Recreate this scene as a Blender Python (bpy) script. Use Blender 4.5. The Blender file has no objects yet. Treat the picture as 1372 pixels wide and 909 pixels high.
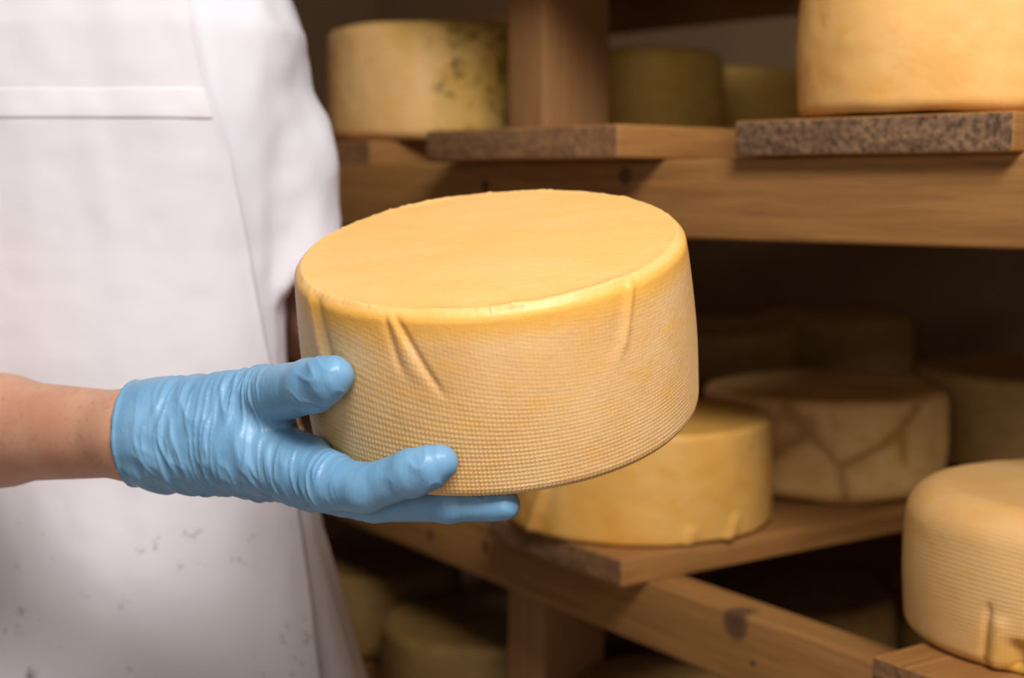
import bpy, bmesh, math, random
import numpy as np
from mathutils import Vector, Matrix

S = bpy.context.scene
COL = S.collection
random.seed(7)

# ------------------------------------------------------------------ camera
F = 1905.6                      # focal length in pixels of the 1372 px wide frame (50 mm on a 36 mm sensor)
TH = math.atan(204.5 / F)       # the camera looks down a little
CZ = 1.18                       # camera height
cam_d = bpy.data.cameras.new('camera')
cam = bpy.data.objects.new('camera', cam_d)
COL.objects.link(cam)
cam.location = (0, 0, CZ)
cam.rotation_euler = (math.pi / 2 - TH, 0, 0)
cam_d.lens = 50
cam_d.sensor_width = 36
cam_d.clip_start = 0.05
cam_d.dof.use_dof = True
cam_d.dof.focus_distance = 0.95
cam_d.dof.aperture_fstop = 4.5
S.camera = cam

# ------------------------------------------------------------------ world, lamps, exposure
W = bpy.data.worlds.new('world')
S.world = W
W.use_nodes = True
W.node_tree.nodes['Background'].inputs[0].default_value = (1, 0.95, 0.9, 1)
W.node_tree.nodes['Background'].inputs[1].default_value = 0.02


def area(name, loc, target, sx, sy, power, color):
    d = bpy.data.lights.new(name, 'AREA')
    d.shape = 'RECTANGLE'
    d.size, d.size_y = sx, sy
    d.energy = power
    d.color = color
    o = bpy.data.objects.new(name, d)
    COL.objects.link(o)
    o.location = loc
    o.rotation_euler = (Vector(target) - Vector(loc)).to_track_quat('-Z', 'Y').to_euler()
    return o


area('ceiling_lamp', (0.35, -0.15, 2.45), (0.0, 1.2, 1.0), 0.9, 0.6, 62, (1.0, 0.965, 0.95))
area('fill_light', (-0.35, -1.0, 1.35), (-0.1, 1.3, 0.95), 0.8, 0.8, 8.5, (1.0, 0.97, 0.96))  # unseen fill added behind the camera to soften the front shadows

S.view_settings.view_transform = 'Standard'
S.view_settings.look = 'None'
S.view_settings.gamma = 1
S.view_settings.use_curve_mapping = False
S.view_settings.exposure = 0.0
S.cycles.use_denoising = True
S.cycles.max_bounces = 8


# ------------------------------------------------------------------ helpers: pixel rays
def ray(px, py):
    x = (px - 686) / F
    u = -(py - 454.5) / F
    return np.array([x, math.cos(TH) + u * math.sin(TH), -math.sin(TH) + u * math.cos(TH)])


def P(px, py, d):
    r = ray(px, py)
    return np.array([0, 0, CZ]) + r * (d / r[1])


# ------------------------------------------------------------------ helpers: noise and meshes
def _h(i, j, k, s):
    n = (i * 374761393 + j * 668265263 + k * 2147483647 + s * 1274126177) & 0xFFFFFFFF
    n = ((n ^ (n >> 13)) * 1274126177) & 0xFFFFFFFF
    return ((n ^ (n >> 16)) & 0xFFFF) / 65535.0


def noise(p, seed=0):
    p = np.asarray(p, float)
    i = np.floor(p).astype(np.int64)
    f = p - i
    f = f * f * (3 - 2 * f)
    out = np.zeros(len(p))
    for a in (0, 1):
        for b in (0, 1):
            for c in (0, 1):
                w = (f[:, 0] if a else 1 - f[:, 0]) * (f[:, 1] if b else 1 - f[:, 1]) * (f[:, 2] if c else 1 - f[:, 2])
                out += w * _h(i[:, 0] + a, i[:, 1] + b, i[:, 2] + c, seed)
    return out


def sstep(a, b, x):
    t = np.clip((x - a) / (b - a), 0, 1)
    return t * t * (3 - 2 * t)


def mk(name, verts, facesets, mat, parent=None, smooth=True, attrs=None):
    """one mesh object out of vertex and face arrays"""
    me = bpy.data.meshes.new(name)
    verts = np.asarray(verts, np.float32)
    facesets = [np.asarray(f, np.int32) for f in facesets if len(f)]
    me.vertices.add(len(verts))
    me.vertices.foreach_set('co', verts.ravel())
    li = np.concatenate([f.ravel() for f in facesets])
    tot = np.concatenate([np.full(len(f), f.shape[1], np.int32) for f in facesets])
    st = np.concatenate([[0], np.cumsum(tot)[:-1]]).astype(np.int32)
    me.loops.add(len(li))
    me.loops.foreach_set('vertex_index', li)
    me.polygons.add(len(tot))
    me.polygons.foreach_set('loop_start', st)
    me.polygons.foreach_set('loop_total', tot)
    me.polygons.foreach_set('use_smooth', np.full(len(tot), smooth))
    for k, v in (attrs or {}).items():
        at = me.attributes.new(k, 'FLOAT', 'POINT')
        at.data.foreach_set('value', np.asarray(v, np.float32))
    me.update(calc_edges=True)
    me.validate()
    if mat:
        me.materials.append(mat)
    o = bpy.data.objects.new(name, me)
    COL.objects.link(o)
    if parent:
        o.parent = parent
    return o


def tag(o, label, cat, group=None):
    o['label'] = label
    o['category'] = cat
    if group:
        o['group'] = group
    return o


def empty(name, loc=(0, 0, 0), rz=0):
    o = bpy.data.objects.new(name, None)
    COL.objects.link(o)
    o.location = loc
    o.rotation_euler = (0, 0, rz)
    o.empty_display_size = 0.1
    return o


# signed distance fields -> meshes
def smin(a, b, k):
    h = np.clip(0.5 + 0.5 * (b - a) / k, 0, 1)
    return b + (a - b) * h - k * h * (1 - h)


def cap(p, a, b, ra, rb):
    a = np.asarray(a, float)
    b = np.asarray(b, float)
    ab = b - a
    t = np.clip(((p - a) @ ab) / (ab @ ab), 0, 1)
    return np.linalg.norm(p - a - t[:, None] * ab, axis=1) - (ra + (rb - ra) * t)


def chain(p, pts, k=0.003):
    d = None
    for (a, ra), (b, rb) in zip(pts, pts[1:]):
        c = cap(p, a, b, ra, rb)
        d = c if d is None else smin(d, c, k)
    return d


def nets(f, lo, hi, h, project=3):
    """surface nets over a box: vertices and quads of f = 0"""
    lo = np.asarray(lo, float)
    n = np.ceil((np.asarray(hi, float) - lo) / h).astype(int) + 1
    ax = [lo[i] + h * np.arange(n[i]) for i in range(3)]
    V = np.empty(n, np.float32)
    yy, zz = np.meshgrid(ax[1], ax[2], indexing='ij')
    for i0 in range(0, n[0], 8):
        xs = ax[0][i0:i0 + 8]
        q = np.empty((len(xs),) + yy.shape + (3,))
        q[..., 0] = xs[:, None, None]
        q[..., 1] = yy
        q[..., 2] = zz
        V[i0:i0 + 8] = f(q.reshape(-1, 3)).reshape(len(xs), n[1], n[2])
    ins = V < 0
    m = n - 1
    cnt = np.zeros(m, int)
    for a in (0, 1):
        for b in (0, 1):
            for c in (0, 1):
                cnt += ins[a:a + m[0], b:b + m[1], c:c + m[2]]
    act = np.argwhere((cnt > 0) & (cnt < 8))
    idx = np.full(m, -1, int)
    idx[tuple(act.T)] = np.arange(len(act))
    acc = np.zeros((len(act), 3))
    num = np.zeros(len(act))
    corners = [(a, b, c) for a in (0, 1) for b in (0, 1) for c in (0, 1)]
    for c1 in corners:
        for d in range(3):
            if c1[d] == 0:
                c2 = list(c1)
                c2[d] = 1
                v1 = V[tuple((act + c1).T)]
                v2 = V[tuple((act + c2).T)]
                cr = (v1 < 0) != (v2 < 0)
                t = np.where(cr, v1 / np.where(cr, v1 - v2, 1), 0)
                pt = np.array(c1, float)[None] + t[:, None] * (np.array(c2) - np.array(c1))[None]
                acc += np.where(cr[:, None], pt, 0)
                num += cr
    verts = lo + h * (act + acc / num[:, None])
    quads = []
    for d in range(3):
        e1, e2 = (d + 1) % 3, (d + 2) % 3
        sl1 = [slice(1, m[i]) for i in range(3)]
        sl1[d] = slice(0, m[d])
        sl2 = list(sl1)
        sl2[d] = slice(1, m[d] + 1)
        A = ins[tuple(sl1)]
        B = ins[tuple(sl2)]
        off = np.ones(3, int)
        off[d] = 0
        for flip, msk in ((False, A & ~B), (True, ~A & B)):
            c = np.argwhere(msk) + off
            if not len(c):
                continue
            o1 = np.zeros(3, int); o1[e1] = 1
            o2 = np.zeros(3, int); o2[e2] = 1
            q = np.stack([idx[tuple((c - o1 - o2).T)], idx[tuple((c - o2).T)], idx[tuple(c.T)], idx[tuple((c - o1).T)]], 1)
            quads.append(q[:, ::-1] if flip else q)
    quads = np.concatenate(quads)
    for _ in range(project):
        v0, g = f(verts), grad(f, verts, h * 0.2)
        verts = verts - np.clip(v0 / np.maximum((g * g).sum(1), 0.2), -h, h)[:, None] * g
    return verts, quads


def grad(f, p, e):
    g = np.empty_like(p)
    for d in range(3):
        o = np.zeros(3)
        o[d] = e
        g[:, d] = (f(p + o) - f(p - o)) / (2 * e)
    return g


def unit(v):
    return v / np.maximum(np.linalg.norm(v, axis=1, keepdims=True), 1e-9)


# ------------------------------------------------------------------ materials
class NT:
    def __init__(self, name):
        self.m = bpy.data.materials.new(name)
        self.m.use_nodes = True
        self.t = self.m.node_tree
        self.b = self.t.nodes['Principled BSDF']

    def n(self, kind, **kw):
        nd = self.t.nodes.new(kind)
        for k, v in kw.items():
            setattr(nd, k, v)
        return nd

    def l(self, a, b):
        self.t.links.new(a, b)

    def coords(self, scale=(1, 1, 1), kind='Object'):
        tc = self.n('ShaderNodeTexCoord')
        mp = self.n('ShaderNodeMapping')
        mp.inputs['Scale'].default_value = scale
        self.l(tc.outputs[kind], mp.inputs['Vector'])
        return mp.outputs[0]

    def noise(self, vec, scale, detail=4, rough=0.55, dist=0.0):
        nd = self.n('ShaderNodeTexNoise')
        nd.inputs['Scale'].default_value = scale
        nd.inputs['Detail'].default_value = detail
        nd.inputs['Roughness'].default_value = rough
        nd.inputs['Distortion'].default_value = dist
        self.l(vec, nd.inputs['Vector'])
        return nd.outputs['Fac']

    def ramp(self, fac, stops):
        r = self.n('ShaderNodeValToRGB')
        el = r.color_ramp.elements
        while len(el) < len(stops):
            el.new(0.5)
        for e, (p, c) in zip(el, stops):
            e.position = p
            e.color = tuple(c) + (1,) if len(c) == 3 else c
        self.l(fac, r.inputs[0])
        return r.outputs[0]

    def val(self, fac, a, b):
        return self.ramp(fac, [(a, (0, 0, 0)), (b, (1, 1, 1))])

    def mix(self, fac, a, b, mode='MIX'):
        m = self.n('ShaderNodeMix', data_type='RGBA', blend_type=mode)
        for s, x in ((m.inputs['Factor'], fac), (m.inputs['A'], a), (m.inputs['B'], b)):
            if isinstance(x, (int, float)):
                s.default_value = x
            elif isinstance(x, tuple):
                s.default_value = x + (1,) if len(x) == 3 else x
            else:
                self.l(x, s)
        return m.outputs['Result']

    def bump(self, height, strength, dist):
        b = self.n('ShaderNodeBump')
        b.inputs['Strength'].default_value = strength
        b.inputs['Distance'].default_value = dist
        self.l(height, b.inputs['Height'])
        self.l(b.outputs[0], self.b.inputs['Normal'])

    def done(self, color=None, rough=0.6, spec=0.4, sss=0.0, sssr=(1, 0.4, 0.1), ssss=0.006):
        if color is not None:
            if isinstance(color, tuple):
                self.b.inputs['Base Color'].default_value = color + (1,)
            else:
                self.l(color, self.b.inputs['Base Color'])
        self.b.inputs['Roughness'].default_value = rough
        self.b.inputs['Specular IOR Level'].default_value = spec
        if sss:
            self.b.inputs['Subsurface Weight'].default_value = sss
            self.b.inputs['Subsurface Radius'].default_value = sssr
            self.b.inputs['Subsurface Scale'].default_value = ssss
        return self.m


def cheese_mat(name, base, pale, rich, rough=0.5, stain=None, mould=None, mark=None, top=None, top2=None):
    t = NT(name)
    v = t.coords()
    c = t.mix(t.val(t.noise(v, 14, 5), 0.35, 0.68), base, pale)
    c = t.mix(t.val(t.noise(t.coords((1, 1, 2.2)), 30, 4, 0.6), 0.52, 0.8), c, rich)
    def attr(k):
        return t.n('ShaderNodeAttribute', attribute_name=k).outputs['Fac']
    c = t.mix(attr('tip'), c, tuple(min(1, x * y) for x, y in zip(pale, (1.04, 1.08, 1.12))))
    c = t.mix(attr('band'), c, rich)
    c = t.mix(attr('zone'), c, t.mix(t.val(t.noise(t.coords((1, 2.5, 1)), 12, 4, 0.6, 0.4), 0.3, 0.75), top or rich, top2 or pale))
    if mark:
        c = t.mix(attr('mark'), c, mark)
    if stain:
        f = t.val(t.noise(t.coords((1, 1, 0.55)), 9, 6, 0.65, 1.2), 0.55, 0.66)
        c = t.mix(f, c, stain)
    if mould:
        sp = t.n('ShaderNodeSeparateXYZ')
        t.l(t.coords(), sp.inputs[0])
        f2 = t.mix(1.0, t.ramp(sp.outputs['X'], [(-0.0, (0, 0, 0)), (0.03, (1, 1, 1))]), t.ramp(t.noise(t.coords((1, 1, 0.7)), 16, 4), [(0.36, (0, 0, 0)), (0.6, (1, 1, 1))]), 'MULTIPLY')
        c = t.mix(t.mix(1.0, f2, (0.75, 0.75, 0.75), 'MULTIPLY'), c, (0.50, 0.29, 0.04))
        f1 = t.val(t.noise(v, 44, 5, 0.6), 0.53, 0.63)
        c = t.mix(t.mix(1.0, f1, f2, 'MULTIPLY'), c, mould)
    t.bump(t.noise(v, 160, 4, 0.6), 0.25, 0.002)
    return t.done(c, rough, 0.35, 0.22)


def wood_mat(name, light, dark, knots=(), sparse=True, gloss=0.62):
    t = NT(name)
    grain = t.noise(t.coords((1.6, 34, 34)), 3.0, 7, 0.62, 0.6)
    fine = t.noise(t.coords((5, 170, 170)), 3.0, 4, 0.6)
    c = t.mix(t.val(grain, 0.32, 0.7), dark, light)
    c = t.mix(t.val(fine, 0.5, 0.8), c, t.mix(0.5, dark, c))
    c = t.mix(t.val(t.noise(t.coords(), 5, 4), 0.5, 0.75), c, t.mix(0.55, dark, c))
    for (x, y, z, r, sx) in knots:
        tc = t.n('ShaderNodeTexCoord')
        mp = t.n('ShaderNodeMapping')
        mp.inputs['Location'].default_value = (-x * sx / r, -y / r * 0.6, -z / r)
        mp.inputs['Scale'].default_value = (sx / r, 0.6 / r, 1 / r)
        t.l(tc.outputs['Object'], mp.inputs['Vector'])
        ln = t.n('ShaderNodeVectorMath', operation='LENGTH')
        t.l(mp.outputs[0], ln.inputs[0])
        f = t.ramp(ln.outputs['Value'], [(0.0, (1, 1, 1)), (0.65, (0.85, 0.85, 0.85)), (1.0, (0, 0, 0))])
        c = t.mix(f, c, (0.075, 0.035, 0.018))
    t.bump(grain, 0.25, 0.004)
    return t.done(c, gloss, 0.3)


def end_mat(name, light, dark, speck=160, amt=0.75, lo=0.40, hi=0.62):
    t = NT(name)
    ring = t.noise(t.coords((1, 6, 18)), 5, 5, 0.6, 0.5)
    c = t.mix(t.val(ring, 0.35, 0.7), dark, light)
    f = t.val(t.noise(t.coords((0.3, 1, 1)), speck, 3, 0.6), lo, hi)
    c = t.mix(f, t.mix(amt, c, (0.02, 0.013, 0.009)), c)
    t.bump(t.noise(t.coords((0.3, 1, 1)), speck, 3), 0.5, 0.004)
    return t.done(c, 0.8, 0.15)


def cloth_mat(name, col, dirt=None, weave=900):
    t = NT(name)
    c = t.mix(t.val(t.noise(t.coords(), 6, 4), 0.35, 0.75), col, tuple(x * 0.94 for x in col))
    if dirt:
        v = t.coords()
        f1 = t.val(t.noise(v, 60, 4, 0.65), 0.60, 0.74)
        f2 = t.val(t.noise(v, 8, 3), 0.44, 0.62)
        sep = t.n('ShaderNodeSeparateXYZ')
        t.l(t.coords(), sep.inputs[0])
        low = t.val(sep.outputs['Z'], 0.95, 0.80)
        low = t.ramp(sep.outputs['Z'], [(0.78, (1, 1, 1)), (1.0, (0, 0, 0))])
        f = t.mix(1.0, t.mix(1.0, f1, f2, 'MULTIPLY'), low, 'MULTIPLY')
        c = t.mix(f, c, dirt)
    wv = t.noise(t.coords((1, 1, 1.6)), weave * 0.35, 2, 0.7)
    t.bump(wv, 0.18, 0.0015)
    return t.done(c, 0.92, 0.15)


def flat_mat(name, col, rough=0.8, var=0.12, scale=8):
    t = NT(name)
    c = t.mix(t.noise(t.coords(), scale, 5), tuple(x * (1 - var) for x in col), tuple(min(1, x * (1 + var)) for x in col))
    return t.done(c, rough, 0.25)


M_HELD = cheese_mat('cheese_rind_waffled', (0.72, 0.405, 0.142), (0.79, 0.51, 0.235), (0.80, 0.43, 0.09), 0.42, top=(0.80, 0.45, 0.135), top2=(0.83, 0.51, 0.195), mark=(0.66, 0.36, 0.03))
M_PRINT = cheese_mat('cheese_rind_printed', (0.62, 0.34, 0.11), (0.66, 0.41, 0.165), (0.62, 0.33, 0.07), 0.5, mark=(0.60, 0.32, 0.03))
M_PALE = cheese_mat('cheese_rind_pale', (0.76, 0.41, 0.115), (0.82, 0.49, 0.17), (0.76, 0.37, 0.07), 0.45)
M_GOLD = cheese_mat('cheese_rind_golden', (0.66, 0.335, 0.06), (0.70, 0.41, 0.12), (0.62, 0.30, 0.04), 0.5)
M_MOULD = cheese_mat('cheese_rind_mouldy', (0.72, 0.42, 0.15), (0.76, 0.47, 0.195), (0.64, 0.36, 0.07), 0.6, mould=(0.15, 0.095, 0.015), mark=(0.45, 0.27, 0.03))
M_STREAK = cheese_mat('cheese_rind_streaked', (0.74, 0.44, 0.15), (0.80, 0.52, 0.21), (0.60, 0.31, 0.05), 0.6, mark=(0.34, 0.17, 0.025))
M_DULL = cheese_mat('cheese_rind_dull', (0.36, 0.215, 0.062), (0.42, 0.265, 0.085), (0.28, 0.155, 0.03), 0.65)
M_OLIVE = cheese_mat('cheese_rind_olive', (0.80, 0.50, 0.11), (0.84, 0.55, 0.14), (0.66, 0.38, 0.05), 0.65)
M_SHADE = cheese_mat('cheese_rind_shade_tinted', (0.19, 0.105, 0.026), (0.25, 0.145, 0.04), (0.14, 0.07, 0.014), 0.7)  # rind colour darkened to stand in for shade on the lowest shelf

M_BEAM = wood_mat('wood_beam', (0.335, 0.163, 0.048), (0.20, 0.088, 0.024))
M_BOARD = wood_mat('wood_board', (0.39, 0.186, 0.053), (0.22, 0.093, 0.024))
M_POST = wood_mat('wood_post', (0.34, 0.17, 0.064), (0.25, 0.118, 0.04))
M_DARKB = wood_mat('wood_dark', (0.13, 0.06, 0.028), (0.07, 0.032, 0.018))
M_END = end_mat('wood_end', (0.29, 0.15, 0.064), (0.16, 0.08, 0.036), 110, 0.30)
M_ENDG = end_mat('wood_end_weathered', (0.28, 0.165, 0.085), (0.13, 0.072, 0.042), 150, 0.7, 0.36, 0.56)
M_COAT = cloth_mat('white_coat_cloth', (0.71, 0.70, 0.745))
M_APRON = cloth_mat('white_apron_cloth', (0.70, 0.675, 0.70), dirt=(0.22, 0.19, 0.20))
M_BAND = cloth_mat('white_band_cloth', (0.76, 0.725, 0.75))
M_TROU = cloth_mat('trouser_cloth', (0.7, 0.7, 0.74))

t = NT('skin')
v = t.coords()
c = t.mix(t.val(t.noise(v, 16, 5), 0.35, 0.7), (0.60, 0.33, 0.215), (0.52, 0.25, 0.155))
c = t.mix(t.val(t.noise(v, 170, 3), 0.55, 0.8), c, (0.50, 0.22, 0.13))
t.bump(t.noise(v, 420, 3), 0.12, 0.001)
M_SKIN = t.done(c, 0.5, 0.35, 0.25, (1, 0.35, 0.15), 0.006)

t = NT('blue_nitrile')
v = t.coords()
c = t.mix(t.val(t.noise(v, 26, 4), 0.3, 0.7), (0.135, 0.30, 0.475), (0.18, 0.36, 0.54))
t.bump(t.noise(t.coords((1.8, 1.8, 0.6)), 130, 3, 0.6, 0.6), 0.22, 0.002)
M_GLOVE = t.done(c, 0.40, 0.42, 0.06, (0.3, 0.5, 1), 0.003)

# ------------------------------------------------------------------ the room
A1 = math.radians(43)
a_ = np.array([-math.sin(A1), math.cos(A1), 0])      # along the racks, away from the camera
b_ = np.array([math.cos(A1), math.sin(A1), 0])       # into the racks
O1 = np.array([0, 1.56, 0])                          # a point on the front of the racks
A2 = math.radians(34)
a2 = np.array([-math.sin(A2), math.cos(A2), 0])
b2 = np.array([math.cos(A2), math.sin(A2), 0])
O2 = np.array([0.119, 1.556, 0])
RZ1 = math.atan2(b_[1], b_[0])
RZ2 = math.atan2(b2[1], b2[0])


def U(a, b, z):
    return O1 + a_ * a + b_ * b + np.array([0, 0, z])


def L(a, b, z):
    return O2 + a2 * a + b2 * b + np.array([0, 0, z])


def box_mesh(name, x0, x1, y0, y1, z0, z1, mat, parent=None, bevel=0.0, endmat=None, nx=1, wob=0.0, seed=0):
    bm = bmesh.new()
    bmesh.ops.create_cube(bm, size=1)
    for v in bm.verts:
        v.co = Vector((x0 + (v.co.x + .5) * (x1 - x0), y0 + (v.co.y + .5) * (y1 - y0), z0 + (v.co.z + .5) * (z1 - z0)))
    if nx > 1:
        es = [e for e in bm.edges if abs(e.verts[0].co.x - e.verts[1].co.x) > 1e-5]
        bmesh.ops.subdivide_edges(bm, edges=es, cuts=nx - 1, use_grid_fill=True)
    if bevel:
        es = [e for e in bm.edges if len(e.link_faces) == 2 and e.link_faces[0].normal.angle(e.link_faces[1].normal, 0) > 0.5]
        bmesh.ops.bevel(bm, geom=es, offset=bevel, segments=3, profile=0.5, affect='EDGES')
    if wob:
        rnd = random.Random(seed)
        ph = [rnd.uniform(0, 6) for _ in range(4)]
        for v in bm.verts:
            v.co.y += wob * math.sin(v.co.x * 7 + ph[0]) * (1 if v.co.y > (y0 + y1) / 2 else -.7)
            v.co.z += wob * .6 * math.sin(v.co.x * 5 + v.co.y * 9 + ph[1])
    bm.normal_update()
    me = bpy.data.meshes.new(name)
    for f in bm.faces:
        f.smooth = True
        if endmat and abs(f.normal.x) > 0.8:
            f.material_index = 1
    bm.to_mesh(me)
    bm.free()
    me.materials.append(mat)
    if endmat:
        me.materials.append(endmat)
    if hasattr(me, 'set_sharp_from_angle'):
        me.set_sharp_from_angle(angle=math.radians(32))
    o = bpy.data.objects.new(name, me)
    COL.objects.link(o)
    if parent:
        o.parent = parent
    return o


M_WALL = flat_mat('lime_plaster', (0.27, 0.165, 0.085), 0.9)
M_CEIL = flat_mat('ceiling_plaster', (0.30, 0.27, 0.24), 0.9)
M_FLOOR = flat_mat('concrete_floor', (0.42, 0.38, 0.36), 0.7, 0.12, 12)
AW, BB, BF, ZC = 2.7, 1.9, -2.6, 2.6
for nm, (ax0, ax1, bx0, bx1, z0, z1), m in (
        ('floor', (-AW, AW, BF, BB, -0.1, 0), M_FLOOR),
        ('ceiling', (-AW, AW, BF, BB, ZC, ZC + .1), M_CEIL),
        ('wall_back', (-AW, AW, BB, BB + .1, 0, ZC), M_WALL),
        ('wall_front', (-AW, AW, BF - .1, BF, 0, ZC), M_WALL),
        ('wall_left', (AW, AW + .1, BF, BB, 0, ZC), M_WALL),
        ('wall_right', (-AW - .1, -AW, BF, BB, 0, ZC), M_WALL)):
    o = box_mesh(nm, bx0, bx1, ax0, ax1, z0, z1, m)
    o.location = O1
    o.rotation_euler = (0, 0, RZ1)
    o['kind'] = 'structure'

# ------------------------------------------------------------------ the rack: posts and beams
rack = empty('cheese_rack', U(0.22, 0.3, 0))
tag(rack, 'rough timber rack of square posts and beams carrying the cheese boards', 'rack')
bpy.context.view_layer.update()


def rack_part(name, length, w, h, loc, rz, mat, end=None, axis='x', seed=0):
    """a timber whose grain runs along its local x"""
    o = box_mesh(name, 0, length, 0, w, 0, h, mat, None, 0.004, end, nx=10, wob=0.0012, seed=seed)
    R = Matrix.Rotation(rz, 4, 'Z')
    if axis == 'z':
        R = R @ Matrix.Rotation(-math.pi / 2, 4, 'Y')
    o.parent = rack
    o.matrix_parent_inverse = rack.matrix_world.inverted()
    o.matrix_world = Matrix.Translation(Vector(loc)) @ R
    return o


ZS, ZM, ZL = 1.2445, 0.772, 0.42       # tops of the upper, middle and lowest boards
TB = 0.035
# beams run along a_: local x = a_, local y = -b_
RA1 = math.atan2(a_[1], a_[0])
RA2 = math.atan2(a2[1], a2[0])
M_BEAMK = wood_mat('wood_beam_knotty', (0.355, 0.172, 0.050), (0.21, 0.094, 0.026),
                   knots=[(0.832, 0.05, 0.066, 0.022, 1.0), (1.45, 0.05, 0.03, 0.010, 1.0), (1.31, 0.05, 0.045, 0.012, 1.6), (0.805, 0.05, 0.03, 0.0045, 1.0)])
M_BEAMU = wood_mat('wood_beam_upper', (0.355, 0.172, 0.050), (0.21, 0.094, 0.026),
                   knots=[(1.17, 0.05, 0.066, 0.012, 1.0), (1.40, 0.05, 0.055, 0.009, 1.0)])
rack_part('beam', 2.9, 0.05, 0.084, U(-1.25, 0.145, ZS - TB - 0.084), RA1, M_BEAMU, M_END, seed=1)
rack_part('beam', 2.9, 0.05, 0.084, U(-1.25, 1.17, ZS - TB - 0.084), RA1, M_BEAM, M_END, seed=2)
rack_part('beam', 2.7, 0.05, 0.076, L(-1.0, 0.072, ZM - 0.03 - 0.076), RA2, M_BEAMK, M_END, seed=3)
rack_part('beam', 2.9, 0.05, 0.076, L(-1.0, 1.20, ZM - 0.03 - 0.076), RA2, M_BEAM, M_END, seed=4)
for (aa, bb, sd) in ((0.182, 0.2245, 5), (-1.30, 0.2245, 6)):
    rack_part('post', ZC, 0.067, 0.1235, U(aa, bb + 0.1235, 0), RZ1, M_POST, M_END, 'z', sd)

# ------------------------------------------------------------------ boards


def board(fn, aa, bb, ztop, w, ln, rz, mat, end, label, thick=TB, seed=0, group=None):
    o = box_mesh('shelf_board', 0, ln, 0, w, 0, thick, mat, None, 0.003, end, nx=8, wob=0.001, seed=seed)
    o.location = fn(aa, bb, ztop - thick)
    o.rotation_euler = (0, 0, rz)
    tag(o, label, 'shelf board', group)
    return o


board(U, -0.542, 0.076, ZS, 0.299, 1.25, RZ1, M_BOARD, M_ENDG, 'weathered board with a pitted grey end under the big pale wheel at upper right')
board(U, -0.14, 0.018, ZS, 0.31, 1.25, RZ1, M_BOARD, M_END, 'smooth brown board jutting over the beam in front of the post')
board(U, 0.45, 0.15, ZS, 0.33, 1.2, RZ1, M_BOARD, M_END, 'brown board under the mould-spotted wheel at upper left', seed=3)
board(L, -0.028, -0.018, ZM, 0.268, 1.5, RZ2, M_BOARD, M_END, 'brown board under the golden wheel and the streaked wheel', 0.031, seed=4)
board(L, -0.735, -0.035, ZM, 0.335, 1.3, RZ2, M_BOARD, M_END, 'board at lower right under the waffled wheel', 0.031, seed=5)
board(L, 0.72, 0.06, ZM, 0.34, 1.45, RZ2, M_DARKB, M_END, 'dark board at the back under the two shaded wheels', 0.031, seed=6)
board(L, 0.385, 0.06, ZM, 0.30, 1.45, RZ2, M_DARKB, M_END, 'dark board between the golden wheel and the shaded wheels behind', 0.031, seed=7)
for i, (aa, lab) in enumerate(((-0.43, 'lowest board at the right end of the bottom shelf'), (-0.095, 'lowest board under the wheel that peeps out right of the lower post'),
                               (0.40, 'lowest board under the pale wheel low beside the white coat'), (0.735, 'lowest board under the dim wheels at lower left'))):
    board(L, aa, 0.0, ZL, 0.32, 1.45, RZ2, M_BOARD, M_END, lab, 0.031, seed=10 + i)
for k, zz in ((0, 0.32), (1, 1.50)):
    rk = [(L, a2, RA2, 0.02, 1.25) if k == 0 else (U, a_, RA1, 0.145, 1.17)][0]
    rack_part('beam', 2.7, 0.05, 0.069, rk[0](-1.0, 0.072 if k == 0 else 0.145, zz), rk[2], M_BEAM, M_END, seed=20 + k)
    rack_part('beam', 2.7, 0.05, 0.069, rk[0](-1.0, 1.19, zz), rk[2], M_BEAM, M_END, seed=22 + k)
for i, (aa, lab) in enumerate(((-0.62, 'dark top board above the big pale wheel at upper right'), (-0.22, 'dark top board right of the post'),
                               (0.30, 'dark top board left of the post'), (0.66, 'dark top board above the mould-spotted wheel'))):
    board(U, aa, 0.12, 1.604, 0.34, 1.2, RZ1, M_DARKB, M_END, lab, seed=30 + i)


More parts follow.
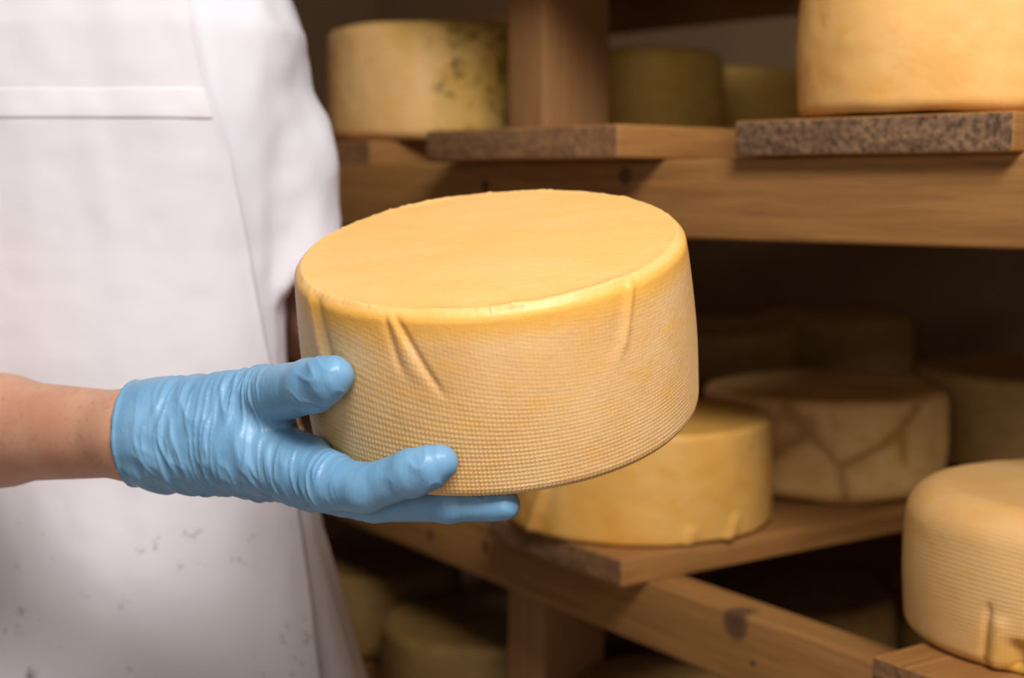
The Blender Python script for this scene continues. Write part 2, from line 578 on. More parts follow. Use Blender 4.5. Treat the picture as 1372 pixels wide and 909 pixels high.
# ------------------------------------------------------------------ cheese wheels
def wheel(label, loc, R, Ht, mat, rb=0.02, rt=0.014, bulge=0.003, lumps=0.0018, seed=1, weave=0.0, creases=(), nth=200, ds=0.0035,
          taper=0.0, rim=0.0, flip=False, rot=None, bands=(0.0, 0.0), pitch=0.003, warp=1.0, marks=(), patches=()):
    """a wheel of cheese standing on its origin; theta = 0 faces local -y"""
    prof = []

    def arc(cx, cz, r, t0, t1):
        n = max(6, int(abs(t1 - t0) * r / ds))
        for t in np.linspace(t0, t1, n, endpoint=False):
            prof.append((cx + r * math.cos(t), cz + r * math.sin(t)))
    for r in np.linspace(0.012, R - rb, max(6, int((R - rb) / 0.008)), endpoint=False):
        prof.append((r, 0.0))
    arc(R - rb, rb, rb, -math.pi / 2, 0)
    for z in np.linspace(rb, Ht - rt, int((Ht - rb - rt) / ds), endpoint=False):
        prof.append((R, z))
    arc(R - rt, Ht - rt, rt, 0, math.pi / 2)
    for r in np.linspace(R - rt, 0.012, max(10, int((R - rt) / 0.006))):
        prof.append((r, Ht))
    prof = np.array(prof)
    seg = np.linalg.norm(np.diff(prof, axis=0), axis=1)
    s = np.concatenate([[0], np.cumsum(seg)])
    th = np.arange(nth) * (2 * math.pi / nth)
    T, Sx = np.meshgrid(th, s)
    r = np.repeat(prof[:, :1], nth, 1)
    z = np.repeat(prof[:, 1:], nth, 1)
    dr = np.gradient(prof[:, 0], s)
    dz = np.gradient(prof[:, 1], s)
    nr = np.repeat((dz / np.hypot(dr, dz))[:, None], nth, 1)
    nz = np.repeat((-dr / np.hypot(dr, dz))[:, None], nth, 1)
    side = sstep(0.35, 0.9, nr)
    topm = sstep(0.5, 0.95, nz)
    fz = np.clip(z / Ht, 0, 1)
    r = r * (1 - taper * fz) + bulge * np.sin(np.pi * fz) * side * (r / R)
    d = np.zeros_like(r)
    shp = r.shape
    pos = np.stack([r * np.sin(T), -r * np.cos(T), z], -1).reshape(-1, 3)
    if lumps:
        d += lumps * (noise(pos * 14, seed) - 0.5).reshape(shp) * 2
        d += lumps * 0.25 * (noise(pos * 60, seed + 1) - 0.5).reshape(shp) * 2
    if rim:     # ragged raised seam where the cloth lay over the edge
        rr = np.exp(-((r - (R - rt * 0.75) * (1 - taper * fz)) / 0.0022) ** 2) * sstep(0.3, 0.8, nz)
        jag = noise(np.stack([T.ravel() * 9, T.ravel() * 0, T.ravel() * 0 + seed], 1), seed + 5).reshape(shp)
        jag2 = noise(np.stack([T.ravel() * 40, T.ravel() * 0, T.ravel() * 0 + seed], 1), seed + 6).reshape(shp)
        d += rim * rr * (0.25 + 1.0 * jag * jag + 0.5 * jag2 ** 4)
    Tw = (T + math.pi) % (2 * math.pi) - math.pi
    for (t0, z0, z1, w, dep, slant) in creases:
        tt = (Tw - t0 - slant * (z - z1) / R) * R
        m = sstep(z0, z0 + 0.35 * (z1 - z0), z) * (1 - sstep(z1, z1 + 0.013, z))
        d -= dep * np.exp(-(tt / w) ** 2) * m * side
    tip = np.zeros_like(r)
    if weave:
        N = int(round(2 * math.pi * R / pitch))
        u = N * (T + warp * (0.045 * np.sin(2 * T + 1 + fz * 1.5) * fz + 0.03 * np.sin(3 * T) * fz))
        v = (2 * math.pi / (pitch * 1.02)) * (Sx + warp * (0.034 * np.sin(T - 0.15) * sstep(0.12, 0.95, fz) + 0.007 * np.sin(3 * T + 0.8) * fz))
        pat = (0.5 + 0.5 * np.cos(u)) ** 0.8 * (0.5 + 0.5 * np.cos(v)) ** 0.8
        lo, hi = bands
        am = sstep(0.2, 0.75, nr) * (1 - 0.68 * sstep(lo, hi, fz)) * (1 - sstep(0.86, 0.95, fz))
        am *= 0.55 + 0.6 * noise(pos * 16, seed + 9).reshape(shp)
        am = np.maximum(am, 0.8 * sstep(0.05, 0.5, nr) * (fz < 0.3))
        d += weave * am * (pat - 0.3)
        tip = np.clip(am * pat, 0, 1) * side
    r2 = r + d * nr
    z2 = z + d * nz
    verts = np.stack([r2 * np.sin(T), -r2 * np.cos(T), z2], -1).reshape(-1, 3)
    m = len(prof)
    i = np.arange(m - 1)[:, None] * nth
    j = np.arange(nth)[None]
    j2 = (j + 1) % nth
    q = np.stack([i + j, i + j2, i + nth + j2, i + nth + j], -1).reshape(-1, 4)
    nv = len(verts)
    verts = np.concatenate([verts, [[0, 0, 0], [0, 0, z2[-1].mean()]]])
    jj = np.arange(nth)
    t1 = np.stack([(jj + 1) % nth, jj, np.full(nth, nv)], 1)
    t2 = np.stack([(m - 1) * nth + jj, (m - 1) * nth + (jj + 1) % nth, np.full(nth, nv + 1)], 1)
    mark = np.zeros_like(r)
    wob = 0.011 * (noise(pos * 45, seed + 30).reshape(shp) - 0.5) * 2
    for line in marks:
        for (ta, za), (tb, zb) in zip(line, line[1:]):
            ax_, az_, bx_, bz_ = ta * R, za, tb * R, zb
            px_, pz_ = Tw * R + wob, z + wob * 0.7
            L2 = (bx_ - ax_) ** 2 + (bz_ - az_) ** 2
            k = np.clip(((px_ - ax_) * (bx_ - ax_) + (pz_ - az_) * (bz_ - az_)) / L2, 0, 1)
            ds_ = np.hypot(px_ - ax_ - k * (bx_ - ax_), pz_ - az_ - k * (bz_ - az_))
            mark = np.maximum(mark, 0.75 * np.exp(-(ds_ / (0.004 + 0.010 * noise(pos * 30, seed + 33).reshape(shp))) ** 2))
    pn = noise(pos * np.array([30, 30, 14]), seed + 31).reshape(shp)
    for (t0, z0, sr, sz, am_) in patches:
        mark = np.maximum(mark, am_ * np.exp(-((Tw - t0) * R / sr) ** 2 - ((z - z0) / sz) ** 2) * sstep(0.25, 0.6, pn))
    zone = topm * (1.0 if rim else 0.3 if rt < 0.03 else 0.0)
    band = sstep(0.80, 0.93, fz) * (1 - topm) * (1.0 if rim else 0.0)
    at_ = {}
    for k, v_ in (('zone', zone), ('band', band), ('tip', tip), ('mark', mark)):
        at_[k] = np.concatenate([v_.ravel(), [0, v_[-1].mean()]])
    if flip:
        verts[:, 2] = Ht - verts[:, 2]
        verts[:, 0] *= -1
    verts[:, 2] -= verts[:, 2].min()
    o = mk('whole_cheese', verts, [q, np.concatenate([t1, t2])], mat, attrs=at_)
    o.location = loc
    if rot is not None:
        o.matrix_world = Matrix.Translation(Vector(loc)) @ rot
    return tag(o, label, 'cheese')


# the held wheel: leans towards the camera and a little to one side
TILT, ROLL = math.radians(15.4), math.radians(5.5)
HROT = Matrix.Rotation(-ROLL, 4, 'Y') @ Matrix.Rotation(TILT, 4, 'X')
HM = np.array(HROT.to_3x3())
HH, HR = 0.132, 0.1447
HBASE = P(655, 327, 1.03) - HM @ np.array([0, 0, HH])


def loc_h(x, y, z):
    """point given in the held wheel's own frame"""
    return HBASE + HM @ np.array([x, y, z])


def on_h(px, py, z):
    """where the view through a pixel meets the plane z of the held wheel"""
    c = np.array([0, 0, CZ])
    n = HM[:, 2]
    r = ray(px, py)
    return c + r * (((HBASE + n * z - c) @ n) / (r @ n))


def surf_h(px, py, lift):
    """the point in front of the held wheel's side on a pixel's ray, lifted off the side by lift"""
    c = np.array([0, 0, CZ])
    r = ray(px, py)
    o = HM.T @ (c - HBASE)
    d = HM.T @ r
    A, B, C_ = d[0] ** 2 + d[1] ** 2, 2 * (o[0] * d[0] + o[1] * d[1]), o[0] ** 2 + o[1] ** 2 - (HR + 0.002 + lift) ** 2
    s = (-B - math.sqrt(max(B * B - 4 * A * C_, 0))) / (2 * A)
    return c + r * s


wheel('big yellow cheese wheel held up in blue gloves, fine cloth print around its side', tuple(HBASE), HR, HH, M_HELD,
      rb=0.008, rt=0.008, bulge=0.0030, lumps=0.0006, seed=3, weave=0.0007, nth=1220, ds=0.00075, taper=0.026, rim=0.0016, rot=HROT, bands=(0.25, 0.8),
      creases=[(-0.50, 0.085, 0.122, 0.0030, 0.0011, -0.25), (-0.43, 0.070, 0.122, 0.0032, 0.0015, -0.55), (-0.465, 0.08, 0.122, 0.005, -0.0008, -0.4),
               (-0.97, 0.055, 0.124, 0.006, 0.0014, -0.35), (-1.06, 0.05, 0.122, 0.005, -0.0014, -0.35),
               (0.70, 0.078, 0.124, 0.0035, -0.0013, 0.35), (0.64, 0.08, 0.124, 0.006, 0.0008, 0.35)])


def pu(px, d):
    return (px - 686) / F * d


c_ = U(-0.404, 0.17 + 0.055, ZS)
wheel('big smooth pale yellow wheel cut off by the top edge, on the pitted board', tuple(c_), 0.154, 0.155, M_PALE, rb=0.012, rt=0.02, bulge=0.003, lumps=0.0025, seed=11,
      creases=[(-0.62, 0.11, 0.16, 0.006, 0.003, -0.3), (-0.35, 0.10, 0.16, 0.004, 0.003, 0.5)])
c_ = U(0.515, 0.315, ZS)
wheel('pale wheel with green mould spots at upper left, beside the white sleeve', tuple(c_), 0.152, 0.163, M_MOULD, rb=0.014, rt=0.018, lumps=0.003, seed=12,
      patches=[(0.25, 0.14, 0.06, 0.03, 1.0), (0.75, 0.10, 0.06, 0.06, 0.9), (0.0, 0.15, 0.05, 0.02, 0.9), (0.9, 0.04, 0.04, 0.05, 0.7)])
c_ = U(0.60, 0.68, ZS)
wheel('dim wheel just right of the post on the upper shelf', (0.20, 2.40, ZS), 0.148, 0.15, M_OLIVE, rb=0.014, rt=0.02, lumps=0.003, seed=13)
wheel('sliver of a dim wheel in the gap between two others on the upper shelf', tuple(U(0.57, 1.10, ZS)), 0.14, 0.147, M_OLIVE, lumps=0.003, seed=14)
wheel('dim wheel half hidden behind the big pale wheel at upper right', tuple(U(0.0, 0.82, ZS)), 0.148, 0.148, M_OLIVE, lumps=0.003, seed=15)
# middle shelf
wheel('golden smooth wheel on the middle board just below the held wheel', tuple(L(0.128, 0.132, ZM)), 0.163, 0.128, M_GOLD, rb=0.006, rt=0.009, bulge=0.001, lumps=0.0022, seed=16,
      creases=[(-0.85, -0.02, 0.05, 0.004, -0.005, 0.5), (0.28, -0.02, 0.014, 0.008, -0.004, 0.2), (0.66, -0.02, 0.022, 0.006, -0.004, 0.4), (-0.75, -0.02, 0.06, 0.01, 0.002, 0.3)])
wheel('wheel with brown branching streaks down its side, dark flat top', tuple(L(0.148, 0.475, ZM)), 0.163, 0.133, M_STREAK, rb=0.022, rt=0.012, lumps=0.003, seed=17,
      marks=[[(-0.50, 0.125), (-0.34, 0.09), (-0.12, 0.05), (-0.02, 0.012)], [(-0.34, 0.09), (-0.62, 0.06)], [(0.58, 0.122), (0.44, 0.098), (0.22, 0.075), (-0.10, 0.05)], [(0.44, 0.098), (0.45, 0.06)]],
      patches=[(0.95, 0.09, 0.05, 0.06, 0.5), (-0.75, 0.11, 0.05, 0.03, 0.7)])
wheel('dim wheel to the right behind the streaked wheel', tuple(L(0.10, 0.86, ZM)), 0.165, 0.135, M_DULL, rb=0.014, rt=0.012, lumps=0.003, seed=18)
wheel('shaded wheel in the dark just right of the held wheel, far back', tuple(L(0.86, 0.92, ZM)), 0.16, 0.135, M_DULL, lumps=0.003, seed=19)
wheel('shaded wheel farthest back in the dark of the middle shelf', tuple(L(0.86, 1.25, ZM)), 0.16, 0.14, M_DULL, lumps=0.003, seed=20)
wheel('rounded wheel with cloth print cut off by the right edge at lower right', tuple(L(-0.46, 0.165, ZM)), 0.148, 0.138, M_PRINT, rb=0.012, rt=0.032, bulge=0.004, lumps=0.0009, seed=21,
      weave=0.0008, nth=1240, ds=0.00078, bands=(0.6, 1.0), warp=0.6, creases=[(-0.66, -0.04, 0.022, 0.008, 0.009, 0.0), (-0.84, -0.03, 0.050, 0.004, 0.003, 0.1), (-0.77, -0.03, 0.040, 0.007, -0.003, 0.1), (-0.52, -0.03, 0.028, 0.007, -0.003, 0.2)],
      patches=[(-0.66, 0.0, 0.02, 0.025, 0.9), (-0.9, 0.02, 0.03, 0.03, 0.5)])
# lowest shelf
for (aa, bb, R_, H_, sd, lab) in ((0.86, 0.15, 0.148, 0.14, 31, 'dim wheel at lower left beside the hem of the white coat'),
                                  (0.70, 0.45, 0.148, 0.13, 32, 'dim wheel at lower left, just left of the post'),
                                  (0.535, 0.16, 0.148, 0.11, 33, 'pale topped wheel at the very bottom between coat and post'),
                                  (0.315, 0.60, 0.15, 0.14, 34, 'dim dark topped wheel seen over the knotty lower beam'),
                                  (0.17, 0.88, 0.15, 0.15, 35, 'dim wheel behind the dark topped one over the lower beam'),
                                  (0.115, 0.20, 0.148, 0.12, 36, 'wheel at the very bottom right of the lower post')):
    wheel(lab, tuple(L(aa, bb, ZL)), R_, H_, M_SHADE, lumps=0.003, seed=sd)


# ------------------------------------------------------------------ the person
XC, YC = -0.41, 1.44


def prof1(z, zs, vs):
    return np.interp(z, zs, vs)


ZT = [0.40, 0.66, 0.82, 1.00, 1.12, 1.25, 1.33, 1.40, 1.46]


def torso(p, grow):
    z = p[:, 2]
    w = prof1(z, ZT, [0.30, 0.252, 0.212, 0.178, 0.176, 0.192, 0.200, 0.17, 0.08]) + grow
    d = prof1(z, ZT, [0.19, 0.165, 0.15, 0.132, 0.128, 0.128, 0.12, 0.10, 0.07]) + grow
    x = (p[:, 0] - XC) / w
    y = (p[:, 1] - YC) / d
    rad = (np.abs(x) ** 2.4 + np.abs(y) ** 2.4) ** (1 / 2.4)
    f = (rad - 1) * np.minimum(w, d) * 0.9
    return f


SL = [((-0.315, 1.45, 1.385), 0.078), ((-0.247, 1.465, 1.21), 0.060), ((-0.224, 1.47, 1.07), 0.060)]
SR = [((-0.575, 1.44, 1.365), 0.078), ((-0.578, 1.375, 1.245), 0.066), ((-0.552, 1.295, 1.08), 0.062)]
HEM_L = (P(420, 372, 1.46), np.array([0.62, -0.20, -0.78]))
HEM_R = (np.array([-0.558, 1.315, 1.12]), np.array([0.15, -0.43, -0.89]))


def coat_f(p):
    f = torso(p, 0.0)
    f = np.maximum(f, 0.50 - p[:, 2])
    f = np.maximum(f, p[:, 2] - 1.445)
    for pts, (hp, hn) in ((SL, HEM_L), (SR, HEM_R)):
        hn = hn / np.linalg.norm(hn)
        s = chain(p, pts, 0.03)
        cut = (p - hp) @ hn
        ins = chain(p, [(q, r - 0.016) for q, r in pts], 0.03)
        s = np.maximum(s, cut)
        s = np.maximum(s, -np.maximum(ins, -(cut + 0.05)))
        f = smin(f, s, 0.018)
    return f


def coat_build():
    v, q = nets(coat_f, (-0.78, 1.16, 0.48), (-0.08, 1.70, 1.48), 0.008)
    g = unit(grad(coat_f, v, 0.002))
    ang = np.arctan2(v[:, 0] - XC, -(v[:, 1] - YC))
    low = sstep(1.1, 0.6, v[:, 2])
    slv = sstep(-0.26, -0.235, v[:, 0]) * sstep(1.02, 1.10, v[:, 2])
    n1 = noise(np.stack([ang * 5.0, v[:, 2] * 2.0, v[:, 2] * 0], 1), 4) - 0.5
    n2 = noise(np.stack([ang * 13.0, v[:, 2] * 3.0 + ang * 2, v[:, 2] * 0 + 3], 1), 5) - 0.5
    n3 = noise(v * np.array([26, 26, 9]) + v[:, 2:3] * np.array([10, 0, 0]), 6) - 0.5
    n4 = noise(v * 40, 7) - 0.5
    d = (0.010 * n1 + 0.006 * n2) * (0.35 + 1.2 * low) * (1 - slv) + slv * (0.006 * n3 + 0.005 * n4)
    return v + g * d[:, None], q


body_glove = {}
# --- right arm (screen left), forearm straight across to the wrist
WR = P(190, 583, 1.035)
EL = np.array([-0.52, 1.235, 0.975])
EL0 = P(0, 577, 1.13)
SH = np.array([-0.59, 1.43, 1.375])
PALM_IN = P(300, 590, 1.015)
# --- left arm
SHL = np.array([-0.30, 1.45, 1.385])
ELL = np.array([-0.213, 1.56, 1.03])
WRL = loc_h(-0.088, 0.215, 0.012)


def body_f(p):
    f = torso(p, -0.018)
    f = np.maximum(f, 0.80 - p[:, 2])
    f = np.maximum(f, p[:, 2] - 1.44)
    hips = np.array([XC, YC, 0.92])
    for s in (-1, 1):
        hp = np.array([XC + s * 0.095, YC, 0.90])
        kn = np.array([XC + s * 0.10, YC - 0.01, 0.49])
        an = np.array([XC + s * 0.105, YC + 0.02, 0.085])
        to = np.array([XC + s * 0.13, YC - 0.14, 0.035])
        f = smin(f, chain(p, [(hp, 0.095), (kn, 0.058), (an, 0.040)], 0.02), 0.04)
        f = smin(f, cap(p, an - [0, -0.02, 0.045], to, 0.038, 0.032), 0.02)
    neck = np.array([XC, YC, 1.40])
    f = smin(f, cap(p, neck, neck + [0, -0.02, 0.13], 0.062, 0.056), 0.04)
    hd = np.array([XC, YC - 0.02, 1.63])
    sk = (np.linalg.norm((p - hd) / np.array([0.075, 0.095, 0.105]), axis=1) - 1) * 0.08
    jaw = (np.linalg.norm((p - hd - [0, -0.025, -0.065]) / np.array([0.058, 0.068, 0.068]), axis=1) - 1) * 0.06
    f = smin(f, smin(sk, jaw, 0.03), 0.025)
    f = smin(f, cap(p, hd + [0, -0.088, 0.005], hd + [0, -0.112, -0.032], 0.010, 0.014), 0.012)
    for s in (-1, 1):
        f = smin(f, cap(p, hd + [s * 0.076, 0.01, 0.02], hd + [s * 0.076, 0.0, -0.03], 0.014, 0.010), 0.006)
        f = -smin(-f, np.linalg.norm(p - hd - [s * 0.032, -0.104, 0.012], axis=1) - 0.014, 0.012)
    f = smin(f, cap(p, hd + [-0.02, -0.094, -0.072], hd + [0.02, -0.094, -0.072], 0.007, 0.007), 0.008)
    ra = chain(p, [(SH, 0.056), (EL, 0.044), (EL0, 0.0415), (WR, 0.0308), (PALM_IN, 0.026)], 0.02)
    la = chain(p, [(SHL, 0.056), (ELL, 0.044), (ELL * 0.55 + WRL * 0.45, 0.040), (WRL, 0.029), (loc_h(-0.06, 0.185, 0.02), 0.020)], 0.02)
    return smin(smin(f, ra, 0.02), la, 0.02)


bv, bq = nets(body_f, (-0.74, 0.93, -0.01), (0.0, 1.70, 1.76), 0.008, 2)
person = mk('person', bv, [bq], M_SKIN)
tag(person, 'person in white short-sleeved coat and apron holding up the cheese wheel', 'person')
cv, cq = coat_build()
coat = mk('coat', cv, [cq], M_COAT, person)

tv, tq = None, None


def trous_f(p):
    f = torso(p, -0.012)
    f = np.maximum(f, p[:, 2] - 0.95)
    f = np.maximum(f, 0.80 - p[:, 2])
    for s in (-1, 1):
        f = smin(f, chain(p, [((XC + s * 0.098, YC, 0.88), 0.102), ((XC + s * 0.10, YC, 0.49), 0.078), ((XC + s * 0.105, YC + 0.02, 0.10), 0.068)], 0.02), 0.03)
    return np.maximum(f, 0.07 - p[:, 2])


tv, tq = nets(trous_f, (-0.66, 1.22, 0.04), (-0.16, 1.66, 0.98), 0.012, 2)
mk('trousers', tv, [tq], M_TROU, person)
M_SHOE = flat_mat('white_clog', (0.7, 0.7, 0.7), 0.5)
for s in (-1, 1):
    an = np.array([XC + s * 0.105, YC + 0.03, 0.05])

    def shoe_f(p, an=an, s=s):
        f = smin(cap(p, an, an + [s * 0.03, -0.19, -0.006], 0.048, 0.044), cap(p, an, an + [0, 0.0, 0.03], 0.05, 0.052), 0.03)
        return np.maximum(f, -p[:, 2])
    sv, sq = nets(shoe_f, an - [0.12, 0.28, 0.06], an + [0.12, 0.1, 0.12], 0.009, 2)
    mk('shoe', sv, [sq], M_SHOE, person)
hd = np.array([XC, YC - 0.02, 1.63])


def hair_f(p):
    o_ = (np.linalg.norm((p - hd - [0, 0.012, 0.018]) / np.array([0.083, 0.10, 0.105]), axis=1) - 1) * 0.085
    face = (np.linalg.norm((p - hd - [0, -0.10, -0.05]) / np.array([0.085, 0.10, 0.10]), axis=1) - 1) * 0.085
    return np.maximum(np.maximum(o_, -face), hd[2] - 0.07 - p[:, 2])


hv, hq = nets(hair_f, hd - 0.15, hd + 0.15, 0.008, 1)
mk('hair', hv, [hq], flat_mat('brown_hair', (0.10, 0.055, 0.03), 0.6, 0.3, 60), person)


# --- apron: a sheet laid over the front of the coat
def front(x, z, off):
    lo_ = np.full(len(x), 1.05)
    hi_ = np.full(len(x), YC)
    for _ in range(26):
        mid = (lo_ + hi_) / 2
        f = coat_smooth(np.stack([x, mid, z], 1)) - off
        lo_ = np.where(f > 0, mid, lo_)
        hi_ = np.where(f > 0, hi_, mid)
    return (lo_ + hi_) / 2


def coat_smooth(p):
    return torso(p, 0.0)


AZ = [0.50, 0.77, 0.86, 1.03, 1.207, 1.267, 1.45]
AX = [-0.165, -0.200, -0.213, -0.243, -0.266, -0.281, -0.315]


def sheet(name, mat, z0, z1, off, thick, nu, nz, x0f, x1f, fold, seed, parent, hemroll=0.0):
    zz = np.linspace(z0, z1, nz)
    uu = np.linspace(0, 1, nu)
    Zg, Ug = np.meshgrid(zz, uu, indexing='ij')
    x0 = x0f(Zg)
    x1 = x1f(Zg)
    X = x0 + (x1 - x0) * Ug
    Y = front(X.ravel(), Zg.ravel(), off).reshape(X.shape)
    p = np.stack([X, Y, Zg], -1).reshape(-1, 3)
    g = unit(grad(lambda q: coat_smooth(q), p, 0.003))
    n = (noise(p * np.array([11, 6, 3.2]) + p[:, 2:3] * np.array([2.5, 0, 0]), seed) - 0.5) * 2
    n2 = (noise(p * np.array([30, 10, 9]) + p[:, 0:1] * np.array([0, 0, 14]), seed + 1) - 0.5) * 2
    n3 = (noise(p * 55, seed + 2) - 0.5) * 2
    d = fold * (1.0 * n + 0.45 * n2 + 0.16 * n3) + fold * 0.9
    eu = np.minimum(Ug, 1 - Ug).ravel()
    d = d + hemroll * np.exp(-(eu / 0.012) ** 2)
    outer = p + g * d[:, None]
    inner = outer - g * thick
    nv = len(p)
    ids = np.arange(nv).reshape(nz, nu)
    q = np.stack([ids[:-1, :-1], ids[:-1, 1:], ids[1:, 1:], ids[1:, :-1]], -1).reshape(-1, 4)
    per = np.concatenate([ids[0, :], ids[1:, -1], ids[-1, -2::-1], ids[-2:0:-1, 0]])
    pn = np.roll(per, -1)
    rim_q = np.stack([pn, per, per + nv, pn + nv], 1)
    return mk(name, np.concatenate([outer, inner]), [q, q[:, ::-1] + nv, rim_q], mat, parent)


fx1 = lambda z: np.interp(z, AZ, AX)
fx0 = lambda z: 2 * XC - np.interp(z, AZ, AX)
apron = sheet('apron', M_APRON, 0.52, 1.405, 0.004, 0.0022, 150, 300, fx0, fx1, 0.004, 40, person, 0.0018)
sheet('apron_band', M_BAND, 1.242, 1.2695, 0.0046, 0.0018, 150, 10, lambda z: fx0(z) + 0.004, lambda z: fx1(z) - 0.004, 0.004, 40, apron)
# --- the blue gloves
d0 = lambda px, py, d, r: (P(px, py, d), r * d / F)
TH_TIP = surf_h(449, 504, 0.0105)
IX_TIP = surf_h(590, 620, 0.0098)
IX_D = surf_h(552, 634, 0.0120)
THUMB = [d0(235, 556, 1.03, 45), d0(352, 533, 1.0, 41), (surf_h(418, 517, 0.0140), 0.0178), (surf_h(438, 508, 0.0125), 0.0148), (TH_TIP, 0.0122)]
PALM1 = [d0(150, 584, 1.045, 71), d0(215, 577, 1.03, 67), d0(300, 574, 1.018, 66), d0(348, 578, 1.008, 50)]
PALM2 = [d0(215, 595, 1.03, 58), d0(330, 602, 1.0, 56), d0(402, 628, 0.978, 45)]
PALM3 = [d0(230, 612, 1.035, 42), d0(350, 632, 1.02, 36), d0(425, 650, 1.0, 30)]
INDEX = [d0(402, 628, 0.978, 45), d0(442, 646, 0.957, 39), d0(492, 655, 0.937, 33), (IX_D, 0.0150), (surf_h(574, 627, 0.0115), 0.0138), (IX_TIP, 0.0115)]
MIDDLE = [d0(415, 650, 0.985, 34), (on_h(505, 671, -0.0135), 0.0148), (on_h(600, 677, -0.0125), 0.0120), (on_h(676, 677, -0.0110), 0.0106)]
RING = [d0(400, 645, 1.01, 30), (loc_h(-0.090, -0.072, -0.0150), 0.0140), (loc_h(-0.02, -0.075, -0.0128), 0.0120), (loc_h(0.015, -0.075, -0.0110), 0.0105)]
PINKY = [d0(370, 636, 1.035, 28), (loc_h(-0.10, -0.035, -0.0150), 0.0125), (loc_h(-0.045, -0.04, -0.0115), 0.0105), (loc_h(-0.02, -0.04, -0.0100), 0.0095)]
AX_F = (WR - EL0) / np.linalg.norm(WR - EL0)
CUT = P(182, 582, 1.037)
CUTN = -np.array([0.985, -0.17, 0.03])
CUTN = CUTN / np.linalg.norm(CUTN)


def glove_f(p):
    palm = smin(smin(chain(p, PALM1, 0.01), chain(p, PALM2, 0.01), 0.012), chain(p, PALM3, 0.01), 0.012)
    f = smin(palm, chain(p, THUMB, 0.006), 0.010)
    fi = smin(smin(chain(p, INDEX, 0.005), chain(p, MIDDLE, 0.005), 0.0018), smin(chain(p, RING, 0.005), chain(p, PINKY, 0.005), 0.0018), 0.0018)
    f = smin(f, fi, 0.009)
    cut = (p - CUT) @ CUTN
    f = np.maximum(f, cut)
    ins = cap(p, P(120, 578, 1.05), P(228, 578, 1.028), 0.0335, 0.0325)
    f = np.maximum(f, -np.maximum(ins, -(cut + 0.022)))
    # rolled bead of the cuff
    return f


def ridged(n):
    return 1 - np.abs(2 * n - 1)


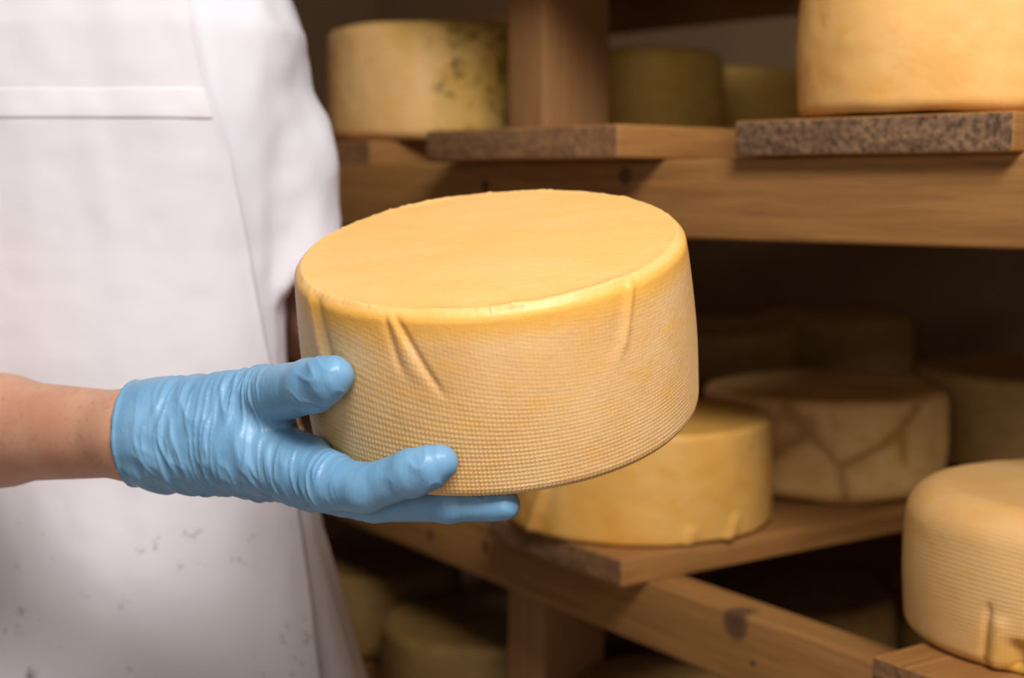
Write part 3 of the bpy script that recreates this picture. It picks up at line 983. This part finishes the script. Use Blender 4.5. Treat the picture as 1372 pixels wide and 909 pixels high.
def glove_build():
    pts = [q for c in (THUMB, PALM1, PALM2, PALM3, INDEX, MIDDLE, RING, PINKY) for q, r in c]
    lo_ = np.min(pts, 0) - 0.045
    hi_ = np.max(pts, 0) + 0.045
    lo_[0] = CUT[0] - 0.03
    v, q = nets(glove_f, lo_, hi_, 0.00125, 3)
    g = unit(grad(glove_f, v, 0.0008))
    # image-like frame of the hand: e1 along the hand, e2 up
    e1 = P(400, 600, 0.985) - P(200, 580, 1.03)
    e1 /= np.linalg.norm(e1)
    e2 = np.array([0, 0.0, 1.0])
    base = P(200, 580, 1.03)
    s = (v - base) @ e1
    t = (v - base) @ e2
    z0 = np.zeros_like(s)
    d = np.zeros_like(s)

    def blob(c, r):
        return np.exp(-(np.linalg.norm(v - c, axis=1) / r) ** 2)
    # long folds over the back of the hand, steep and a little slanted
    w = noise(np.stack([s * 60, t * 45, z0], 1), 71) - 0.5
    n1 = ridged(noise(np.stack([(s + 0.26 * t + 0.006 * w) / 0.0095, t / 0.040, z0], 1), 72)) ** 3
    n2 = ridged(noise(np.stack([(s + 0.12 * t + 0.004 * w) / 0.0044, t / 0.026, z0 + 4], 1), 73)) ** 2.5
    mpalm = sstep(0.0, 0.03, s) * (1 - sstep(0.095, 0.118, s))
    d += mpalm * (0.0018 * (n1 - 0.3) + 0.0010 * (n2 - 0.3))
    # slack pleats at the cuff
    n3 = ridged(noise(np.stack([(s - 0.30 * t) / 0.016, (t + 0.5 * s) / 0.014, z0 + 8], 1), 74)) ** 1.5
    mc = (1 - sstep(0.03, 0.062, s)) * sstep(0.01, -0.03, t)
    d += 0.0030 * (n3 - 0.3) * mc * sstep(-0.006, 0.012, s)
    # creases of the crook between thumb and forefinger and over the knuckle
    ia = INDEX[2][0] - INDEX[0][0]
    ia /= np.linalg.norm(ia)
    qx = (v - INDEX[0][0]) @ ia
    n4 = ridged(noise(np.stack([(qx + 0.30 * t + 0.002 * w) / 0.0046, t / 0.034, z0 + 12], 1), 75)) ** 2.5
    mk_ = sstep(-0.030, -0.018, qx) * (1 - sstep(0.040, 0.058, qx)) * sstep(0.012, -0.006, v[:, 2] - INDEX[0][0][2] - 0.018)
    d += 0.0014 * (n4 - 0.3) * mk_
    n5 = ridged(noise(np.stack([(qx + 0.2 * t) / 0.0034, t / 0.02, z0 + 15], 1), 76)) ** 2
    d += 0.0006 * (n5 - 0.35) * mk_
    # crumpled finger ends: a few sharp creases in slack rubber
    for c, r, a, ax in ((THUMB[3][0] - [0.004, 0, 0.004], 0.016, 0.0024, (0.75, 0, 0.66)), (INDEX[4][0] - [0.004, 0, 0.004], 0.016, 0.0024, (0.9, 0, 0.1)),
                        (MIDDLE[3][0] - [0.010, 0, 0], 0.012, 0.0018, (0.8, 0, 0.6))):
        ax = np.array(ax)
        k = v - c
        cr = ridged(noise(np.stack([(k @ ax) / 0.0075, (k[:, 2] - 0.4 * k[:, 0]) / 0.016, z0 + 21], 1), 79)) ** 3.5
        d += a * (cr - 0.2) * blob(c, r)
    d += 0.0006 * (noise(v * 120, 78) - 0.5)
    # bead at the cuff edge
    cut = -(v - CUT) @ CUTN
    d += 0.0014 * np.exp(-(cut / 0.0022) ** 2)
    # where it presses the wheel it may not sink in
    out = v + g * d[:, None]
    return out, q


gv, gq = glove_build()
glove = mk('glove', gv, [gq], M_GLOVE, person)

# left glove: palm against the far side of the wheel, fingers spread under it
LP = [(loc_h(-0.128, 0.260, 0.014), 0.035), (loc_h(-0.088, 0.215, 0.012), 0.035), (loc_h(-0.045, 0.175, 0.012), 0.026)]
LPB = [(loc_h(-0.088, 0.215, 0.010), 0.034), (loc_h(-0.015, 0.172, 0.006), 0.022)]
LT = [(loc_h(-0.080, 0.20, 0.030), 0.020), (loc_h(-0.050, 0.168, 0.050), 0.0155), (loc_h(-0.018, 0.1600, 0.066), 0.0115)]
LF = []
for (xm, ym, xt, yt, r) in ((-0.010, 0.170, 0.030, 0.085, 0.0125), (-0.034, 0.168, -0.002, 0.070, 0.0128), (-0.056, 0.165, -0.034, 0.068, 0.0122), (-0.076, 0.165, -0.062, 0.082, 0.0108)):
    LF.append([(loc_h(xm, ym, 0.0), r * 1.25), (loc_h(xm * .6 + xt * .4, 0.132, -r - 0.003), r * 1.08), (loc_h(xt, yt, -r - 0.0005), r * 0.92)])
LCN = LP[1][0] - LP[0][0]
LCN = -LCN / np.linalg.norm(LCN)


def glove_l(p):
    f = smin(chain(p, LP, 0.01), chain(p, LPB, 0.01), 0.015)
    f = smin(f, chain(p, LT, 0.005), 0.010)
    fi = None
    for c in LF:
        k = chain(p, c, 0.005)
        fi = k if fi is None else smin(fi, k, 0.0018)
    f = smin(f, fi, 0.009)
    return np.maximum(f, (p - LP[0][0]) @ LCN)


pts = [q for c in [LP, LPB, LT] + LF for q, r in c]
lv, lq = nets(glove_l, np.min(pts, 0) - 0.045, np.max(pts, 0) + 0.045, 0.0026, 3)
lg = unit(grad(glove_l, lv, 0.001))
lv = lv + lg * (0.0016 * (ridged(noise(lv * 110, 90)) ** 2 - 0.4) + 0.002 * (ridged(noise(lv * 45, 91)) ** 2 - 0.4))[:, None]
mk('glove', lv, [lq], M_GLOVE, person)
